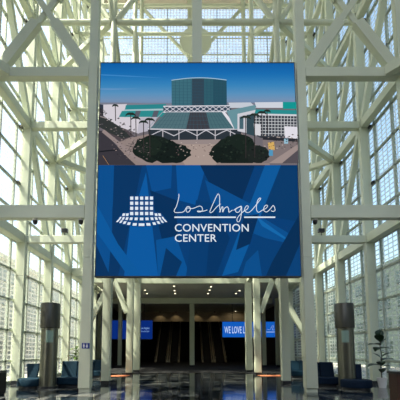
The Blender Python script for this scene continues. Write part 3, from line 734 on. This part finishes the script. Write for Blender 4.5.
def leaf(mb, p, d, ln, wd, droop=.25):
    p = Vector(p); d = Vector(d).normalized(); r = d.cross(Vector((0,0,1)))
    r = r.normalized() if r.length > .01 else Vector((1,0,0))
    n = 7; L = []; R = []; M = []
    for i in range(n+1):
        t = i/n; c = p+d*ln*t+Vector((0,0,-droop*ln*t*t)); w_ = wd*math.sin(math.pi*min(1,(.04+.96*t)**.85))*.5
        up = Vector((0,0,.25*w_))
        L.append(c-r*w_+up); R.append(c+r*w_+up); M.append(c)
    vs = L+M+R; k_ = n+1
    mb.add(vs, [(i,i+1,k_+i+1,k_+i) for i in range(n)]+[(k_+i,k_+i+1,2*k_+i+1,2*k_+i) for i in range(n)])
def fig(x, y, label):
    r = thing('potted_plant', (x,y,0), label, 'plant')
    MB().lathe((x,y,0), [(.15,0),(.22,.42),(.23,.45),(.20,.45),(.19,.40)], 28).build('pot', WHITEP, r, smooth=True)
    MB().lathe((x,y,.37), [(.185,0),(.185,.03)], 20).build('soil', BARK, r)
    t = MB(); pts = [Vector((x,y,.36)),Vector((x-.03,y,.9)),Vector((x+.04,y,1.4)),Vector((x-.02,y,1.9)),Vector((x+.03,y,2.2))]
    for a, b in zip(pts, pts[1:]): t.tube(a, b, .022, .02, 8)
    t.build('trunk', BARK, r)
    l = MB(); rg = random.Random(5)
    spec = [(2.2,.0,.30,2,.34),(2.15,.15,-.10,1,.36),(2.05,-.2,-.2,.5,.34),(1.95,.3,.0,.4,.30),(1.9,-.5,-.1,.15,.40),(1.8,-.35,-.3,.0,.36),(1.75,.2,-.3,.1,.30),
            (1.35,.3,-.2,.3,.34),(1.30,-.3,.2,.4,.30),(1.2,.5,.1,.2,.40),(1.15,-.2,-.4,.1,.34),(1.0,-.5,-.1,.1,.42),(.98,-.2,-.3,.3,.30),(.9,.3,-.2,.2,.26),(.75,.1,-.3,.2,.26),(.66,.15,.2,.3,.24)]
    for z, dx, dy, dz, ln in spec:
        leaf(l, (x+rg.uniform(-.02,.02),y,z), (dx,dy,dz), ln*1.75, ln*1.25, .3)
    l.build('foliage', LEAF, r)
fig(pl(384.5,16.7), 16.9, 'tall dark fig plant in a white pot beside the glass wall')
def palmpot(x, y, label):
    r = thing('potted_palm', (x,y,0), label, 'plant')
    MB().lathe((x,y,0), [(.16,0),(.22,.5),(.19,.5),(.18,.46)], 24).build('pot', WHITEP, r, smooth=True)
    t = MB(); t.tube((x,y,.44),(x,y,1.75),.02,.015,8); t.build('trunk', BARK, r)
    l = MB(); rg = random.Random(9)
    for i in range(26):
        a = rg.uniform(0,6.28); leaf(l, (x,y,rg.uniform(1.15,1.75)), (math.cos(a),math.sin(a),rg.uniform(.2,1.4)), rg.uniform(.45,.75), .16, .5)
    l.build('foliage', LEAF2, r)
palmpot(pl(75.5,19.8), 19.8, 'small bright green plant behind the teal sofa, toilet-sign side')

# bins cut by the picture edges
r = thing('litter_bin', (-7.55,13.9,0), 'black litter bin beside the glass wall, toilet-sign side', 'bin')
MB().taper((-7.55,13.9), .06, .86, .62, .5, .62, .5).build('body', BLACK, r, bevel=.03)
MB().taper((-7.55,13.9), .86, .92, .66, .54, .60, .5).build('lid', BLACK, r)
MB().taper((-7.55,13.9), 0, .06, .55, .42, .55, .42).build('foot', FOOT, r)
r = thing('wooden_bin', (6.30,11.7,0), 'reddish dark wooden bin beside the tall plant', 'bin')
MB().taper((6.30,11.7), .06, .93, .62, .5, .62, .5).build('body', WOOD, r, bevel=.02)
MB().taper((6.30,11.7), .93, 1.0, .68, .56, .66, .54).build('lid', BLACK, r)
MB().taper((6.30,11.7), 0, .06, .55, .42, .55, .42).build('foot', FOOT, r)

# blue toilet plaque on the front column
Yp = 15.15-.36*.47/.38/2
Yq = 14.945
a, b = at_y(81.8,348.6,Yq), at_y(89.8,343.0,Yq)
r = thing('toilet_sign', ((a.x+b.x)/2,Yq,a.z), 'small blue toilet plaque with white figures on the front column', 'sign')
MB().box((a.x,Yq-.012,a.z),(b.x,Yq+.02,b.z)).build('panel', BLUESIGN, r)
fg = WHITEP
for t, skirt in ((.26,0),(.66,1)):
    x = a.x+(b.x-a.x)*t; z = a.z; h = b.z-a.z; m_ = MB(); y = Yq-.017
    m_.tube((x,y,z+h*.80),(x,y+.004,z+h*.80),h*.09,n=12)
    if skirt: m_.poly([(x-h*.08,y,z+h*.68),(x-h*.2,y,z+h*.34),(x+h*.2,y,z+h*.34),(x+h*.08,y,z+h*.68)])
    else: m_.poly([(x-h*.14,y,z+h*.68),(x-h*.14,y,z+h*.36),(x+h*.14,y,z+h*.36),(x+h*.14,y,z+h*.68)])
    m_.poly([(x-h*.09,y,z+h*.36),(x-h*.09,y,z+h*.12),(x-h*.02,y,z+h*.12),(x-h*.02,y,z+h*.36)])
    m_.poly([(x+h*.02,y,z+h*.36),(x+h*.02,y,z+h*.12),(x+h*.09,y,z+h*.12),(x+h*.09,y,z+h*.36)])
    m_.build('figure', fg, r)

# dome cameras under the front beam, floodlights on the second beam
def dome(px, label):
    x = at_y(px, 219, 15.15).x; zb = LV[0]-.28
    r = thing('dome_camera', (x,15.15,zb), label, 'camera')
    MB().lathe((x,15.15,zb-.06), [(.10,0),(.11,.06)], 16).build('mount', WHITEP, r)
    MB().lathe((x,15.15,zb-.24), [(.02,0),(.07,.03),(.10,.10),(.10,.18)], 16).build('dome', BLACK, r, smooth=True)
dome(35.3, 'black dome camera under the broad front beam, nearer the glass on toilet-sign side')
dome(81, 'black dome camera under the broad front beam, beside the toilet-sign column')
dome(315, 'black dome camera under the broad front beam, tall-plant side')
def flood(px, label):
    y = 18.95; x = at_y(px, 228, y).x; z = LV[0]+.19
    r = thing('floodlight', (x,y,z), label, 'floodlight')
    MB().box((x-.02,y-.02,z),(x+.02,y+.02,z+.22)).build('stem', BLACK, r)
    MB().box((x-.16,y-.12,z+.20),(x+.16,y+.10,z+.40)).build('lamp_head', BLACK, r, bevel=.02)
flood(65, 'small black floodlight on the second low beam, toilet-sign side'); flood(321, 'small black floodlight on the second low beam, tall-plant side')
